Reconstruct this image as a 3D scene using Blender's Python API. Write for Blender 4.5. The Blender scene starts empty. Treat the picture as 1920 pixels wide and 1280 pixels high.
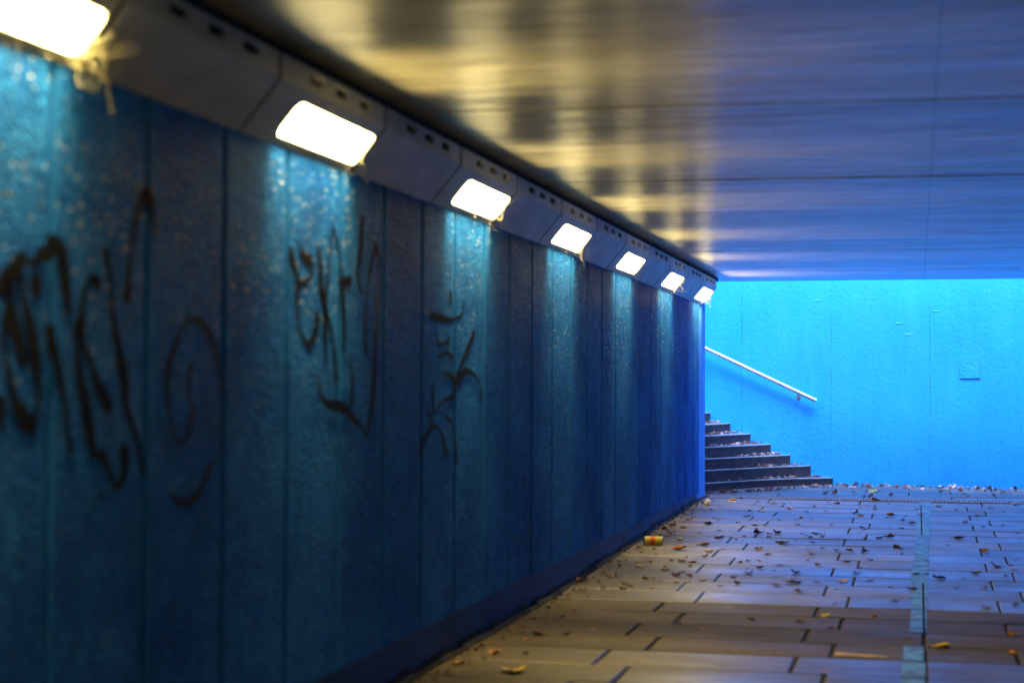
import bpy, bmesh, math, random
from mathutils import Vector, Matrix
R = math.radians
S = bpy.context.scene
COL = S.collection

# ------------------------------------------------------------------ camera
FPX = 3200.0                                     # focal length in photo pixels (1920 wide)
Yc = Vector((760 / FPX, -82 / FPX, -1.0)).normalized()
Zc = Vector((.004, 1, 0)); Zc.z = (Yc.x * Zc.x + Yc.y) / (-Yc.z); Zc.normalize()
Xc = Yc.cross(Zc)
MC = Matrix((Xc, Yc, Zc))                        # world = MC @ camera
cam = bpy.data.cameras.new('camera'); camo = bpy.data.objects.new('camera', cam); COL.objects.link(camo)
camo.matrix_world = MC.to_4x4()
cam.sensor_width = 36; cam.lens = FPX / 1920 * 36
cam.clip_start = .05; cam.clip_end = 500
cam.dof.use_dof = True; cam.dof.focus_distance = 20.5; cam.dof.aperture_fstop = 1.4; cam.dof.aperture_blades = 9
S.camera = camo

def ray(px, py): return MC @ Vector(((px - 960) / FPX, -(py - 640) / FPX, -1))
def on_x(px, py, v): d = ray(px, py); return d * (v / d.x)
def on_y(px, py, v): d = ray(px, py); return d * (v / d.y)
def on_z(px, py, v): d = ray(px, py); return d * (v / d.z)

# ------------------------------------------------------------------ sky, sun, exposure
SKY_EL, SKY_ROT = 62, 165
w = bpy.data.worlds.new('World'); S.world = w; w.use_nodes = True
nt = w.node_tree; nt.nodes.clear()
sky = nt.nodes.new('ShaderNodeTexSky'); sky.sky_type = 'NISHITA'; sky.sun_disc = False
sky.sun_elevation = R(SKY_EL); sky.sun_rotation = R(SKY_ROT)
mul = nt.nodes.new('ShaderNodeMix'); mul.data_type = 'RGBA'; mul.blend_type = 'MULTIPLY'; mul.inputs[0].default_value = 1
mul.inputs[7].default_value = (1.2, 1.65, 3.1, 1)      # the camera was balanced for the warm lamps
bg = nt.nodes.new('ShaderNodeBackground'); bg.inputs[1].default_value = .15
wo = nt.nodes.new('ShaderNodeOutputWorld')
nt.links.new(sky.outputs[0], mul.inputs[6]); nt.links.new(mul.outputs[2], bg.inputs[0]); nt.links.new(bg.outputs[0], wo.inputs[0])
sl = bpy.data.lights.new('sun', 'SUN'); sl.energy = 1.7; sl.angle = R(28); sl.color = (.38, .62, 1.0)
so = bpy.data.objects.new('sun', sl); COL.objects.link(so)
sd = Vector((math.sin(R(SKY_ROT)) * math.cos(R(SKY_EL)), math.cos(R(SKY_ROT)) * math.cos(R(SKY_EL)), math.sin(R(SKY_EL))))
so.rotation_euler = sd.to_track_quat('Z', 'Y').to_euler()
S.view_settings.view_transform = 'Standard'; S.view_settings.look = 'None'
S.view_settings.exposure = 1.9; S.view_settings.gamma = 1
S.render.engine = 'CYCLES'
S.cycles.use_denoising = True
S.cycles.max_bounces = 10; S.cycles.diffuse_bounces = 4; S.cycles.glossy_bounces = 4
S.cycles.sample_clamp_indirect = 12
LAMP = 6.5
LAMP_W = 23.0
LAMP_COL = (1.0, .79, .31)

# ------------------------------------------------------------------ dimensions (eye is the origin)
W = -2.6            # left wall face
WR = 2.78           # right wall face
CZ = 1.34           # ceiling
YE = 21.5           # end of the left wall
YCE = 22.3          # end of the ceiling slab
YB = -11.5          # rear end of the tunnel behind the camera
def wall_y(x): return 24.35 - .06 * x            # face of the far retaining wall
def floor_z(x, y):
    if y < 12.28: return -1.565
    if y < 21.6: return -1.565 + (y - 12.28) * .0157
    t = min(1, (y - 21.6) / 2.2)
    return -1.419 + t * .02 * max(0, min(1, (1.2 - x) / 2.4))

# ------------------------------------------------------------------ helpers
def mesh(name, verts, faces, mat, parent=None, smooth=False, mats=None, fm=None):
    me = bpy.data.meshes.new(name); me.from_pydata([tuple(v) for v in verts], [], faces); me.update()
    for m in (mats or [mat]): me.materials.append(m)
    if fm: me.polygons.foreach_set('material_index', fm)
    if smooth: me.polygons.foreach_set('use_smooth', [True] * len(me.polygons))
    o = bpy.data.objects.new(name, me); COL.objects.link(o)
    if parent: o.parent = parent
    return o
class MB:
    def __init__(s): s.v = []; s.f = []; s.m = []
    def add(s, v, f, m=0):
        b = len(s.v); s.v += [tuple(p) for p in v]; s.f += [tuple(i + b for i in q) for q in f]; s.m += [m] * len(f)
    def box(s, a, b, m=0):
        x0, y0, z0 = a; x1, y1, z1 = b
        s.add([(x0,y0,z0),(x1,y0,z0),(x1,y1,z0),(x0,y1,z0),(x0,y0,z1),(x1,y0,z1),(x1,y1,z1),(x0,y1,z1)],
              [(0,3,2,1),(4,5,6,7),(0,1,5,4),(1,2,6,5),(2,3,7,6),(3,0,4,7)], m)
    def quad(s, a, b, c, d, m=0): s.add([a, b, c, d], [(0, 1, 2, 3)], m)
    def tube(s, pts, r, n=8, m=0, cap=True):
        pts = [Vector(p) for p in pts]; rings = []
        for i, p in enumerate(pts):
            d = (pts[min(i + 1, len(pts) - 1)] - pts[max(i - 1, 0)]).normalized()
            a = d.cross(Vector((0, 0, 1)));  a = d.cross(Vector((0, 1, 0))) if a.length < .1 else a
            a.normalize(); b = d.cross(a)
            rr = r[i] if isinstance(r, (list, tuple)) else r
            rings.append([p + rr * (math.cos(2*math.pi*k/n) * a + math.sin(2*math.pi*k/n) * b) for k in range(n)])
        v = [q for g in rings for q in g]; f = []
        for i in range(len(pts) - 1):
            for k in range(n): f.append((i*n+k, i*n+(k+1) % n, (i+1)*n+(k+1) % n, (i+1)*n+k))
        if cap: f.append(tuple(range(n))[::-1]); f.append(tuple((len(pts)-1)*n + k for k in range(n)))
        s.add(v, f, m)
    def build(s, name, mat, parent=None, smooth=False, mats=None):
        return mesh(name, s.v, s.f, mat, parent, smooth, mats, s.m)
def empty(name, loc=(0, 0, 0)):
    o = bpy.data.objects.new(name, None); COL.objects.link(o); o.location = loc; o.empty_display_size = .2; return o
def tag(o, label=None, cat=None, group=None, kind=None):
    if label: o['label'] = label
    if cat: o['category'] = cat
    if group: o['group'] = group
    if kind: o['kind'] = kind
    return o
def shade_auto(o):
    for p in o.data.polygons: p.use_smooth = True

# node material helper
class NM:
    def __init__(s, name):
        s.m = bpy.data.materials.new(name); s.m.use_nodes = True; s.t = s.m.node_tree
        s.b = s.t.nodes['Principled BSDF']; s.out = s.t.nodes['Material Output']
        s.geo = s.n('ShaderNodeNewGeometry'); s.pos = s.geo.outputs['Position']
    def n(s, t, **k):
        n = s.t.nodes.new(t)
        for a, b in k.items(): setattr(n, a, b)
        return n
    def l(s, a, b): s.t.links.new(a, b)
    def setp(s, name, v):
        i = s.b.inputs[name]
        if hasattr(v, 'is_output'): s.l(v, i)
        else: i.default_value = v
    def map(s, scale=(1, 1, 1), loc=(0, 0, 0), src=None):
        n = s.n('ShaderNodeMapping'); n.inputs['Scale'].default_value = scale; n.inputs['Location'].default_value = loc
        s.l(src or s.pos, n.inputs['Vector']); return n.outputs[0]
    def noise(s, scale, detail=4, rough=.55, vec=None, dist=0):
        n = s.n('ShaderNodeTexNoise'); n.inputs['Scale'].default_value = scale; n.inputs['Detail'].default_value = detail
        n.inputs['Roughness'].default_value = rough; n.inputs['Distortion'].default_value = dist
        s.l(vec or s.pos, n.inputs['Vector']); return n.outputs['Fac']
    def vor(s, scale, vec=None, feature='F1', out='Distance', rnd=1):
        n = s.n('ShaderNodeTexVoronoi', feature=feature); n.inputs['Scale'].default_value = scale
        n.inputs['Randomness'].default_value = rnd
        s.l(vec or s.pos, n.inputs['Vector']); return n.outputs[out]
    def ramp(s, fac, stops, interp='LINEAR'):
        n = s.n('ShaderNodeValToRGB'); r = n.color_ramp; r.interpolation = interp
        while len(r.elements) < len(stops): r.elements.new(.5)
        for e, (p, c) in zip(r.elements, stops):
            e.position = p; e.color = (c, c, c, 1) if isinstance(c, (int, float)) else (*c, 1)
        s.l(fac, n.inputs[0]); return n.outputs[0]
    def mix(s, fac, a, b, blend='MIX'):
        n = s.n('ShaderNodeMix', data_type='RGBA', blend_type=blend)
        for i, v in ((0, fac), (6, a), (7, b)):
            if hasattr(v, 'is_output'): s.l(v, n.inputs[i])
            elif i == 0: n.inputs[0].default_value = v
            else: n.inputs[i].default_value = (*v, 1)
        return n.outputs[2]
    def math(s, op, a, b=0, clamp=False):
        n = s.n('ShaderNodeMath', operation=op, use_clamp=clamp)
        for i, v in ((0, a), (1, b)):
            if hasattr(v, 'is_output'): s.l(v, n.inputs[i])
            else: n.inputs[i].default_value = v
        return n.outputs[0]
    def sep(s):
        n = s.n('ShaderNodeSeparateXYZ'); s.l(s.pos, n.inputs[0]); return n.outputs
    def bump(s, h, strength, dist, prev=None):
        n = s.n('ShaderNodeBump'); n.inputs['Strength'].default_value = strength; n.inputs['Distance'].default_value = dist
        s.l(h, n.inputs['Height'])
        if prev: s.l(prev, n.inputs['Normal'])
        s.l(n.outputs[0], s.b.inputs['Normal']); return n.outputs[0]
def simple(name, col, rough=.6, metal=0, **k):
    m = NM(name); m.setp('Base Color', (*col, 1)); m.setp('Roughness', rough); m.setp('Metallic', metal)
    for a, b in k.items(): m.setp(a, b)
    return m

# ------------------------------------------------------------------ materials
def mat_wall(name, pebble=True, base=(.03, .25, .84), dark=(.006, .11, .52), coat=.4, far=(.006, .14, .74)):
    m = NM(name)
    n1 = m.noise(1.6, 5, .6); n2 = m.noise(9, 4, .6, m.map((1, 1, .35)))
    c = m.mix(m.ramp(n1, [(.35, 0), (.7, 1)]), dark, base)
    c = m.mix(m.math('MULTIPLY', m.ramp(n2, [(.45, 0), (.75, 1)]), .35), c, far)
    if pebble:
        v = m.vor(62, m.map((1, 1, .9)), 'F1'); v2 = m.noise(38, 3, .65)
        h = m.math('ADD', m.math('MULTIPLY', m.ramp(v, [(0, 1), (.6, 0)]), .7), m.math('MULTIPLY', v2, .9))
        mot = m.noise(13, 5, .7)
        c = m.mix(m.math('MULTIPLY', m.ramp(mot, [(.34, 1), (.50, 0)]), .6), c, (.006, .08, .36))
        c = m.mix(m.math('MULTIPLY', m.ramp(mot, [(.54, 0), (.70, 1)]), .5), c, (.05, .36, .88))
        # pale specks painted in clusters on the upper wall as lamp glints
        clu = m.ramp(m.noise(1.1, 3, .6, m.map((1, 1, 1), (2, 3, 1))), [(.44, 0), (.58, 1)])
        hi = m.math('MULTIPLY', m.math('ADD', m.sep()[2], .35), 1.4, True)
        glint = m.ramp(m.vor(24, m.map((1, 1, 1), (5, 1, 2)), 'F1'), [(.15, 1), (.19, 0)])
        glint = m.math('MULTIPLY', glint, m.math('MULTIPLY', clu, hi))
        sp = m.ramp(m.noise(30, 3, .7), [(.60, 0), (.72, 1)])
        c = m.mix(m.math('MULTIPLY', sp, .4), c, (.08, .36, .80))
        c = m.mix(m.math('MULTIPLY', m.ramp(v2, [(.30, 1), (.48, 0)]), .5), c, (.003, .06, .34))
        c = m.mix(m.math('MULTIPLY', glint, 1.0), c, (.80, .78, .62))
        m.setp('Base Color', c); m.setp('Roughness', .8); m.setp('Specular IOR Level', .05)
        fl = m.ramp(m.vor(60, m.map((1, 1, 1), (3, 5, 7)), 'F1'), [(.16, 1), (.24, 0)])
        m.setp('Coat Weight', m.math('ADD', m.math('MULTIPLY', fl, coat), .015)); m.setp('Coat Roughness', .10); m.setp('Coat IOR', 1.4)
        b = m.bump(h, 1.0, .02)
        m.l(b, m.b.inputs['Coat Normal'])
    else:
        m.setp('Base Color', c); m.setp('Roughness', .6); m.setp('Specular IOR Level', .2); m.setp('Coat Weight', .02); m.setp('Coat Roughness', .25)
        b = m.bump(m.noise(14, 5, .6, m.map((1, 1, .5))), .5, .01)
        m.l(b, m.b.inputs['Coat Normal'])
    return m.m
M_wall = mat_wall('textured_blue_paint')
M_groove = mat_wall('groove_blue_paint', False, (.022, .22, .66), (.012, .15, .52))
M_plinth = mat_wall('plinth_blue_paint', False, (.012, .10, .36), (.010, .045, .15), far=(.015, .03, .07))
M_pil = mat_wall('pilaster_daylight_blue', False, (.09, .36, .88), (.06, .28, .84))  # end face colour lightened to stand for daylight falling on it

def mat_rear():
    m = NM('bright_blue_paint'); x, y, z = m.sep()
    n1 = m.noise(.9, 5, .6); n2 = m.noise(6, 5, .65, m.map((1, 1, .12))); n3 = m.noise(120, 3, .6)
    c = m.mix(m.ramp(n1, [(.3, 0), (.7, 1)]), (.006, .36, .82), (.012, .43, .88))
    c = m.mix(m.math('MULTIPLY', m.ramp(n2, [(.44, 0), (.75, 1)]), .2), c, (.08, .52, .88))
    n5 = m.noise(22, 5, .7, m.map((1, 1, .6)))
    low = m.ramp(z, [(0, 0), (1, 0)])
    zz = m.math('MULTIPLY', m.math('ADD', z, .15), -1.2, True)
    chip = m.math('MULTIPLY', m.ramp(n5, [(.58, 0), (.64, 1)]), zz)
    c = m.mix(m.math('MULTIPLY', chip, .55), c, (.008, .22, .50))
    # hairline formwork seams
    for X in (-2.44, -1.18, .17, 1.42):
        d = m.math('ABSOLUTE', m.math('SUBTRACT', x, X))
        f = m.math('LESS_THAN', d, .009)
        c = m.mix(m.math('MULTIPLY', m.math('MULTIPLY', f, m.ramp(m.noise(4, 3), [(.35, 0), (.6, 1)])), .6), c, (.008, .24, .52))
    m.setp('Base Color', c); m.setp('Roughness', .55); m.setp('Coat Weight', .12); m.setp('Coat Roughness', .4)
    b = m.bump(n3, .35, .004); b = m.bump(m.noise(20, 5, .6), .5, .012, b)
    m.bump(m.noise(3, 4, .5, m.map((1, 1, .25))), .35, .03, b)
    return m.m
M_rear = mat_rear()

def mat_ceiling():
    m = NM('painted_board_marked_concrete'); x, y, z = m.sep()
    grain = m.noise(1, 6, .62, m.map((1.1, 26, 1)))
    band = m.noise(1, 3, .5, m.map((.10, 2.1, 1)))
    blot = m.noise(1, 5, .6, m.map((1.2, 3.5, 1), (4, 2, 0)))
    c = m.mix(m.ramp(grain, [(.30, 0), (.72, 1)]), (.10, .088, .058), (.66, .59, .38))
    c = m.mix(m.math('MULTIPLY', m.ramp(band, [(.40, 0), (.72, 1)]), .55), c, (.16, .155, .16))
    stain = m.ramp(blot, [(.54, 0), (.66, 1)])
    c = m.mix(m.math('MULTIPLY', stain, .6), c, (.10, .07, .06))
    pale = m.ramp(m.noise(1, 5, .7, m.map((.8, 1.6, 1), (9, 4, 0))), [(.48, 0), (.66, 1)])
    c = m.mix(m.math('MULTIPLY', pale, .3), c, (.78, .75, .60))
    fine = m.ramp(m.noise(1, 4, .7, m.map((.5, 70, 1), (0, 9, 0))), [(.56, 0), (.66, 1)])
    c = m.mix(m.math('MULTIPLY', fine, .5), c, (.09, .075, .07))
    sc = m.ramp(m.noise(1, 6, .75, m.map((3, 11, 1), (7, 3, 0))), [(.57, 0), (.66, 1)])
    c = m.mix(m.math('MULTIPLY', sc, .7), c, (.07, .055, .05))
    # soot spots and drip marks
    sp = m.ramp(m.vor(2.6, m.map((.55, 1.6, 1)), 'F1'), [(.04, 1), (.085, 0)])
    c = m.mix(m.math('MULTIPLY', sp, .8), c, (.05, .035, .04))
    # casting joints: one along the middle, others across at each pour
    wob = m.math('MULTIPLY', m.math('SUBTRACT', m.noise(1.2, 3), .5), .05)
    j = m.math('LESS_THAN', m.math('ABSOLUTE', m.math('SUBTRACT', x, .085)), .008)
    yy = m.math('ADD', y, m.math('SUBTRACT', wob, m.math('MULTIPLY', x, .05)))
    p = m.math('ABSOLUTE', m.math('SUBTRACT', m.math('MODULO', m.math('ADD', yy, 30 - 8.22), 3.02), 1.51))
    jj = m.ramp(p, [(.0, 0), (1, 1)])
    q = m.math('GREATER_THAN', p, 1.51 - .026)
    c = m.mix(m.math('MULTIPLY', m.math('MAXIMUM', m.math('MULTIPLY', j, .6), q), .85), c, (.045, .035, .035))
    m.setp('Base Color', c)
    m.setp('Roughness', m.ramp(m.noise(1, 4, .6, m.map((.7, 6, 1))), [(.3, .36), (.7, .52)]))
    m.setp('Specular IOR Level', .6)
    m.setp('Coat Weight', .65); m.setp('Coat Roughness', .30)
    b = m.bump(grain, .7, .012)
    b = m.bump(m.noise(1, 4, .6, m.map((.9, 3.0, 1))), .7, .05, b)
    b = m.bump(m.math('SUBTRACT', 1, q), .6, .01, b)
    m.l(b, m.b.inputs['Coat Normal'])
    return m.m
M_ceil = mat_ceiling()

def mat_paving(name, dull):
    m = NM(name); rnd = m.geo.outputs['Random Per Island']
    n1 = m.noise(1, 5, .6, m.map((1.2, 2.4, 1))); n2 = m.noise(45, 4, .7); n3 = m.noise(1, 4, .6, m.map((3, 14, 1)))
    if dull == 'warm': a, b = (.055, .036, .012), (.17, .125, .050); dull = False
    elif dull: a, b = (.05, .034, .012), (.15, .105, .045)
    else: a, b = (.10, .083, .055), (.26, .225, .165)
    c = m.mix(m.ramp(n1, [(.3, 0), (.7, 1)]), a, b)
    c = m.mix(m.math('MULTIPLY', rnd, .45), c, (.06, .055, .05))
    c = m.mix(m.math('MULTIPLY', m.ramp(n3, [(.5, 0), (.75, 1)]), .4), c, (.09, .075, .055))
    c = m.mix(m.math('MULTIPLY', m.ramp(n2, [(.4, 0), (.8, 1)]), .3), c, (.16, .15, .14))
    grit = m.ramp(m.noise(1, 6, .8, m.map((16, 30, 1), (2, 2, 0))), [(.54, 0), (.64, 1)])
    c = m.mix(m.math('MULTIPLY', grit, .55), c, (.03, .024, .016))
    pat = m.ramp(m.noise(1, 3, .5, m.map((2.2, 3.4, 1), (3.1, 7.7, 0))), [(.66, 0), (.72, 1)])
    c = m.mix(m.math('MULTIPLY', pat, .5), c, (.24, .23, .20))
    m.setp('Base Color', c)
    wet = m.noise(1, 4, .6, m.map((.9, 2.2, 1), (5, 1, 0)))
    if dull: m.setp('Roughness', m.ramp(wet, [(.3, .5), (.7, .75)])); m.setp('Specular IOR Level', .25)
    else: m.setp('Roughness', m.ramp(wet, [(.32, .28), (.66, .50)])); m.setp('Specular IOR Level', .6)
    bb = m.bump(n2, .35, .004); m.bump(m.noise(1, 3, .5, m.map((5, 9, 1))), .35, .012, bb)
    return m.m
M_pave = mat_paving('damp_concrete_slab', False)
M_warm = mat_paving('warm_brown_concrete_slab', 'warm')  # warmer brown tone for the nearest slab rows
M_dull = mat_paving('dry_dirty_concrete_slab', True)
mm = NM('joint_dirt'); mm.setp('Base Color', mm.mix(mm.noise(12, 4), (.012, .009, .006), (.05, .038, .022))); mm.setp('Roughness', .85); M_dirt = mm.m
def mat_conc(name, a, b, rough=.7, scale=3):
    m = NM(name); c = m.mix(m.ramp(m.noise(scale, 6, .65), [(.3, 0), (.7, 1)]), a, b)
    c = m.mix(m.math('MULTIPLY', m.ramp(m.noise(40, 3, .7), [(.5, 0), (.7, 1)]), .35), c, tuple(v * .6 for v in a))
    m.setp('Base Color', c); m.setp('Roughness', rough); m.bump(m.noise(60, 4, .7), .5, .006); return m.m
M_conc = mat_conc('weathered_concrete', (.20, .19, .18), (.33, .32, .30))
M_riser = mat_conc('dark_concrete_riser', (.018, .014, .018), (.05, .04, .045), .8, 7)  # riser colour far darker than the tread
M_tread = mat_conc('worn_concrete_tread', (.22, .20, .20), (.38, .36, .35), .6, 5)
def mat_metal_panel(name, a, b, rough=.45):
    m = NM(name); c = m.mix(m.ramp(m.noise(1, 5, .6, m.map((4, 3, 9))), [(.35, 0), (.7, 1)]), a, b)
    sc = m.ramp(m.noise(1, 6, .7, m.map((9, 5, 14))), [(.62, 0), (.7, 1)])
    c = m.mix(m.math('MULTIPLY', sc, .4), c, tuple(v * .35 for v in a))
    m.setp('Base Color', c); m.setp('Roughness', rough); m.setp('Specular IOR Level', .4)
    m.bump(m.noise(30, 3), .15, .003); return m.m
M_house = mat_metal_panel('grey_painted_steel', (.34, .34, .32), (.52, .52, .49))
M_inner = simple('white_reflector', (.85, .85, .8), .4).m
M_near_black = simple('near_black', (.012, .011, .010), .9).m  # black puts the shade of slots, module joints and drain into the colour
mm = NM('lit_diffuser'); mm.setp('Base Color', (.9, .9, .9, 1)); mm.setp('Emission Color', (*LAMP_COL, 1)); mm.setp('Emission Strength', LAMP); M_lamp = mm.m
mm = NM('cobweb_silk'); mm.setp('Base Color', (.42, .38, .22, 1)); mm.setp('Roughness', .5); mm.setp('Subsurface Weight', .0); M_web = mm.m
mm = NM('black_spray_paint'); mm.setp('Base Color', (.004, .004, .006, 1)); mm.setp('Roughness', .8); mm.setp('Specular IOR Level', .1)
mm.bump(mm.vor(62), .8, .012); M_ink = mm.m
M_faint = simple('thin_dark_spray_paint', (.002, .014, .05), .8).m
M_steel = simple('brushed_stainless', (.62, .60, .60), .28, 1).m
mm = NM('pale_blue_line_paint')
c = mm.mix(mm.ramp(mm.noise(1, 5, .65, mm.map((8, 8, 1))), [(.42, 0), (.58, 1)]), (.14, .32, .42), (.08, .11, .12))
mm.setp('Base Color', c); mm.setp('Roughness', .45); M_tape = mm.m
def leafm(name, a, b):
    m = NM(name); oi = m.n('ShaderNodeObjectInfo')
    c = m.mix(oi.outputs['Random'], a, b); c = m.mix(m.math('MULTIPLY', m.noise(70, 3), .5), c, tuple(v * .35 for v in a))
    m.setp('Base Color', c); m.setp('Roughness', .55); return m.m
M_lbrown = leafm('dead_brown_leaf', (.09, .035, .02), (.25, .11, .05))
M_lorange = leafm('orange_leaf', (.50, .17, .02), (.62, .26, .03))
M_lyellow = leafm('yellow_leaf', (.75, .50, .03), (.85, .60, .05))
mm = NM('pale_litter_leaf')
c = mm.mix(mm.geo.outputs['Random Per Island'], (.75, .48, .36), (.14, .05, .035)); mm.setp('Base Color', c); mm.setp('Roughness', .6); M_litter = mm.m
M_paper = simple('crumpled_white_paper', (.85, .85, .85), .6).m
mm = NM('painted_tin'); oc = mm.n('ShaderNodeTexCoord'); sx = mm.n('ShaderNodeSeparateXYZ'); mm.l(oc.outputs['Object'], sx.inputs[0])
bnd = mm.math('LESS_THAN', mm.math('ABSOLUTE', mm.math('ADD', sx.outputs[0], mm.math('MULTIPLY', mm.noise(25, 2), .02))), .024)
mm.setp('Base Color', mm.mix(bnd, (.72, .58, .12), (.85, .13, .02))); mm.setp('Roughness', .3); M_can = mm.m
M_tin = simple('bare_tin', (.55, .55, .55), .35, 1).m
mm = NM('rough_grass'); mm.setp('Base Color', mm.mix(mm.noise(6, 5), (.03, .06, .015), (.08, .11, .03))); mm.setp('Roughness', .9); M_grass = mm.m

# ------------------------------------------------------------------ the ground: paving slabs
def slab(mb, x0, x1, y0, y1, m, rng, gap=.008):
    g = gap; ch = .006
    a, b, c, d = x0 + g, x1 - g, y0 + g, y1 - g
    dz = rng.uniform(-.0015, .0015); tx = rng.uniform(-.005, .005); ty = rng.uniform(-.008, .008)
    cx, cy = (a + b) / 2, (c + d) / 2
    def z(x, y, k): return floor_z(x, y) + dz + tx * (x - cx) + ty * (y - cy) - k
    v = []
    for (X, Y) in ((a, c), (b, c), (b, d), (a, d)): v.append((X, Y, z(X, Y, .03)))
    for (X, Y) in ((a, c), (b, c), (b, d), (a, d)): v.append((X, Y, z(X, Y, ch)))
    for (X, Y) in ((a + ch, c + ch), (b - ch, c + ch), (b - ch, d - ch), (a + ch, d - ch)): v.append((X, Y, z(X, Y, 0)))
    f = [(8, 9, 10, 11)]
    for k in range(4):
        n = (k + 1) % 4
        f.append((k, n, 4 + n, 4 + k)); f.append((4 + k, 4 + n, 8 + n, 8 + k))
    mb.add(v, f, m)
rng = random.Random(5)
pv = MB(); ROW = .57
n0 = int((12.28 - YB) / ROW) + 1
for i in range(-n0, 17):
    y0 = 12.28 + i * ROW; y1 = min(y0 + ROW, 21.42)
    if y0 > 21.4: break
    A = (i % 2) != 0
    xs = [-2.6, -1.77, -.68, .04, .75, 1.84, WR] if A else [-2.6, -1.56, -.49, .04, .56, 1.64, 2.70, WR]
    if not A: xs = xs[:-2] + [WR]
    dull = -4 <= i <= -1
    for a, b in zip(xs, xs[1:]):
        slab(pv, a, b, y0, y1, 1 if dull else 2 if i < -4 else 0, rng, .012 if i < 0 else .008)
# beyond the drain, out in the stair well
y = 21.86; i = 0
while y < 24.9:
    xs = [-3.9 + .55 * (i % 2)] ; 
    while xs[-1] < 9: xs.append(min(9.0, xs[-1] + 1.08))
    for a, b in zip(xs, xs[1:]):
        yy = min(y + ROW, wall_y((a + b) / 2) - .02)
        if yy - y > .1: slab(pv, a, b, y, yy, 0, rng)
    y += ROW; i += 1
tag(pv.build('pavement', M_pave, mats=[M_pave, M_dull, M_warm]), 'wet concrete slab paving of the underpass floor', kind='structure')
g = MB(); N = 60
for a, b in ((YB - .5, 12.28), (12.28, 21.6), (21.6, 25.2)):
    xs = (-12, -2.6, -1.2, 1.2, 9.5)
    for x0, x1 in zip(xs, xs[1:]):
        def zz(x, y): return floor_z(x, y) - .016
        ym = (a + b) / 2
        g.quad((x0, a, zz(x0, a)), (x1, a, zz(x1, a)), (x1, b, zz(x1, b)), (x0, b, zz(x0, b)))
tag(g.build('ground', M_dirt), 'dark dirt bed showing in the slab joints', kind='structure')

# painted line down the middle of the floor, worn away in places
rng = random.Random(8)
mb = MB(); y = 8.2
def lz(x, y): return floor_z(x, y) + .0045
while y < 21.38:
    fx = .035 + (.093 - .035) * 0 + (y - 9.5) * .0092 - .055
    L = .55 if y < 12 else .28
    y1 = min(y + L, 21.39)
    rj = 12.28 + ROW * math.floor((y - 12.28) / ROW + 1e-6) + ROW      # stop short of the next slab joint
    y1 = min(rj, y1) if y1 - rj < L * .9 or y1 > rj else y1
    if not (11.80 < y < 12.0 or 10.55 < y < 11.0):
        a, b = fx - .066, fx + .062
        a += rng.choice((0, 0, -.012, .02)) if y < 14 else 0
        for p, q in (((a, .033), (.047, b)) if int(y * 7.3) % 2 else ((a, b),)):
            if q - p > .01: mb.quad((p, y + .009, lz(p, y)), (q, y + .009, lz(q, y)), (q, y1 - .009, lz(q, y1)), (p, y1 - .009, lz(p, y1)))
    y = y1
tag(mb.build('floor_line', M_tape), 'pale blue painted line running down the middle of the paving', 'painted line')
# a worn yellow dash on the dull slabs
M_yel = NM('worn_yellow_paint'); M_yel.setp('Base Color', M_yel.mix(M_yel.ramp(M_yel.noise(14, 4), [(.4, 0), (.6, 1)]), (.62, .36, .02), (.30, .20, .06))); M_yel.setp('Roughness', .6)
for (x0, x1, y0, y1) in ((-.47, -.17, 10.06, 10.22), (.70, 1.3, 9.9, 10.05)):
    n = 9; mb = MB()
    for k in range(n):
        a = x0 + (x1 - x0) * k / n; b = x0 + (x1 - x0) * (k + 1) / n
        t = .10 * (1 - k / n) + .045
        mb.quad((a, y0, lz(a, y0)), (b, y0 + rng.uniform(0, .02), lz(b, y0)), (b, y0 + t, lz(b, y1)), (a, y0 + t + rng.uniform(-.01, .01), lz(a, y1)))
    tag(mb.build('yellow_paint_mark', M_yel.m), 'worn yellow paint smear left of the pale blue line' if x0 < 0 else 'worn yellow paint smear right of the pale blue line', 'paint mark')

# drainage channel across the tunnel mouth
dr = empty('drain_channel', (0, 21.62, -1.42)); tag(dr, 'narrow slotted drainage channel crossing the tunnel mouth', 'drain')
mb = MB(); x = W + .05
while x < WR:
    mb.box((x, -.15, -.02), (x + .017, .15, .004)); x += .036
mb.build('grate', M_steel if 0 else mat_metal_panel('galvanised_grate', (.25, .24, .25), (.38, .37, .38)), dr)
mb = MB()
mb.box((W + .03, -.19, -.03), (WR, -.15, .006)); mb.box((W + .03, .15, -.03), (WR, .235, .006))
mb.build('channel_edge', M_conc, dr)
mb = MB(); mb.quad((W + .03, -.15, -.010), (WR, -.15, -.010), (WR, .15, -.010), (W + .03, .15, -.010)); mb.build('gully_shade', M_near_black, dr)

# ------------------------------------------------------------------ left wall
lw = empty('underpass_wall', (W, 0, -1.565)); tag(lw, 'long blue pebble textured wall with vertical grooves and black graffiti', 'wall')
def to(lw, P): return Vector(P) - lw.location
JP = .6755; j0 = 4.79
js = [j0 + JP * k for k in range(-24, 25)]
js = [j for j in js if YB < j < YE - .3]
TOP, PL = 1.0, -1.32
field = []; groove = []
prof = []          # (y, x, kind)
PW, GD = .025, .036
mbf, mbg = MB(), MB()
prev = YB
endf = js[-1] + JP if js[-1] + JP < YE - .2 else js[-1]
endf = 20.86
js = [j for j in js if j < endf - .1]
def seg(mb, ya, xa, yb, xb):
    mb.quad(to(lw, (xa, ya, PL)), to(lw, (xb, yb, PL)), to(lw, (xb, yb, TOP)), to(lw, (xa, ya, TOP)))
for j in js:
    seg(mbf, prev, W, j - PW, W)
    seg(mbg, j - PW, W, j - PW * .45, W - GD); seg(mbg, j - PW * .45, W - GD, j + PW * .45, W - GD); seg(mbg, j + PW * .45, W - GD, j + PW, W)
    prev = j + PW
seg(mbf, prev, W, endf, W)
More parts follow.
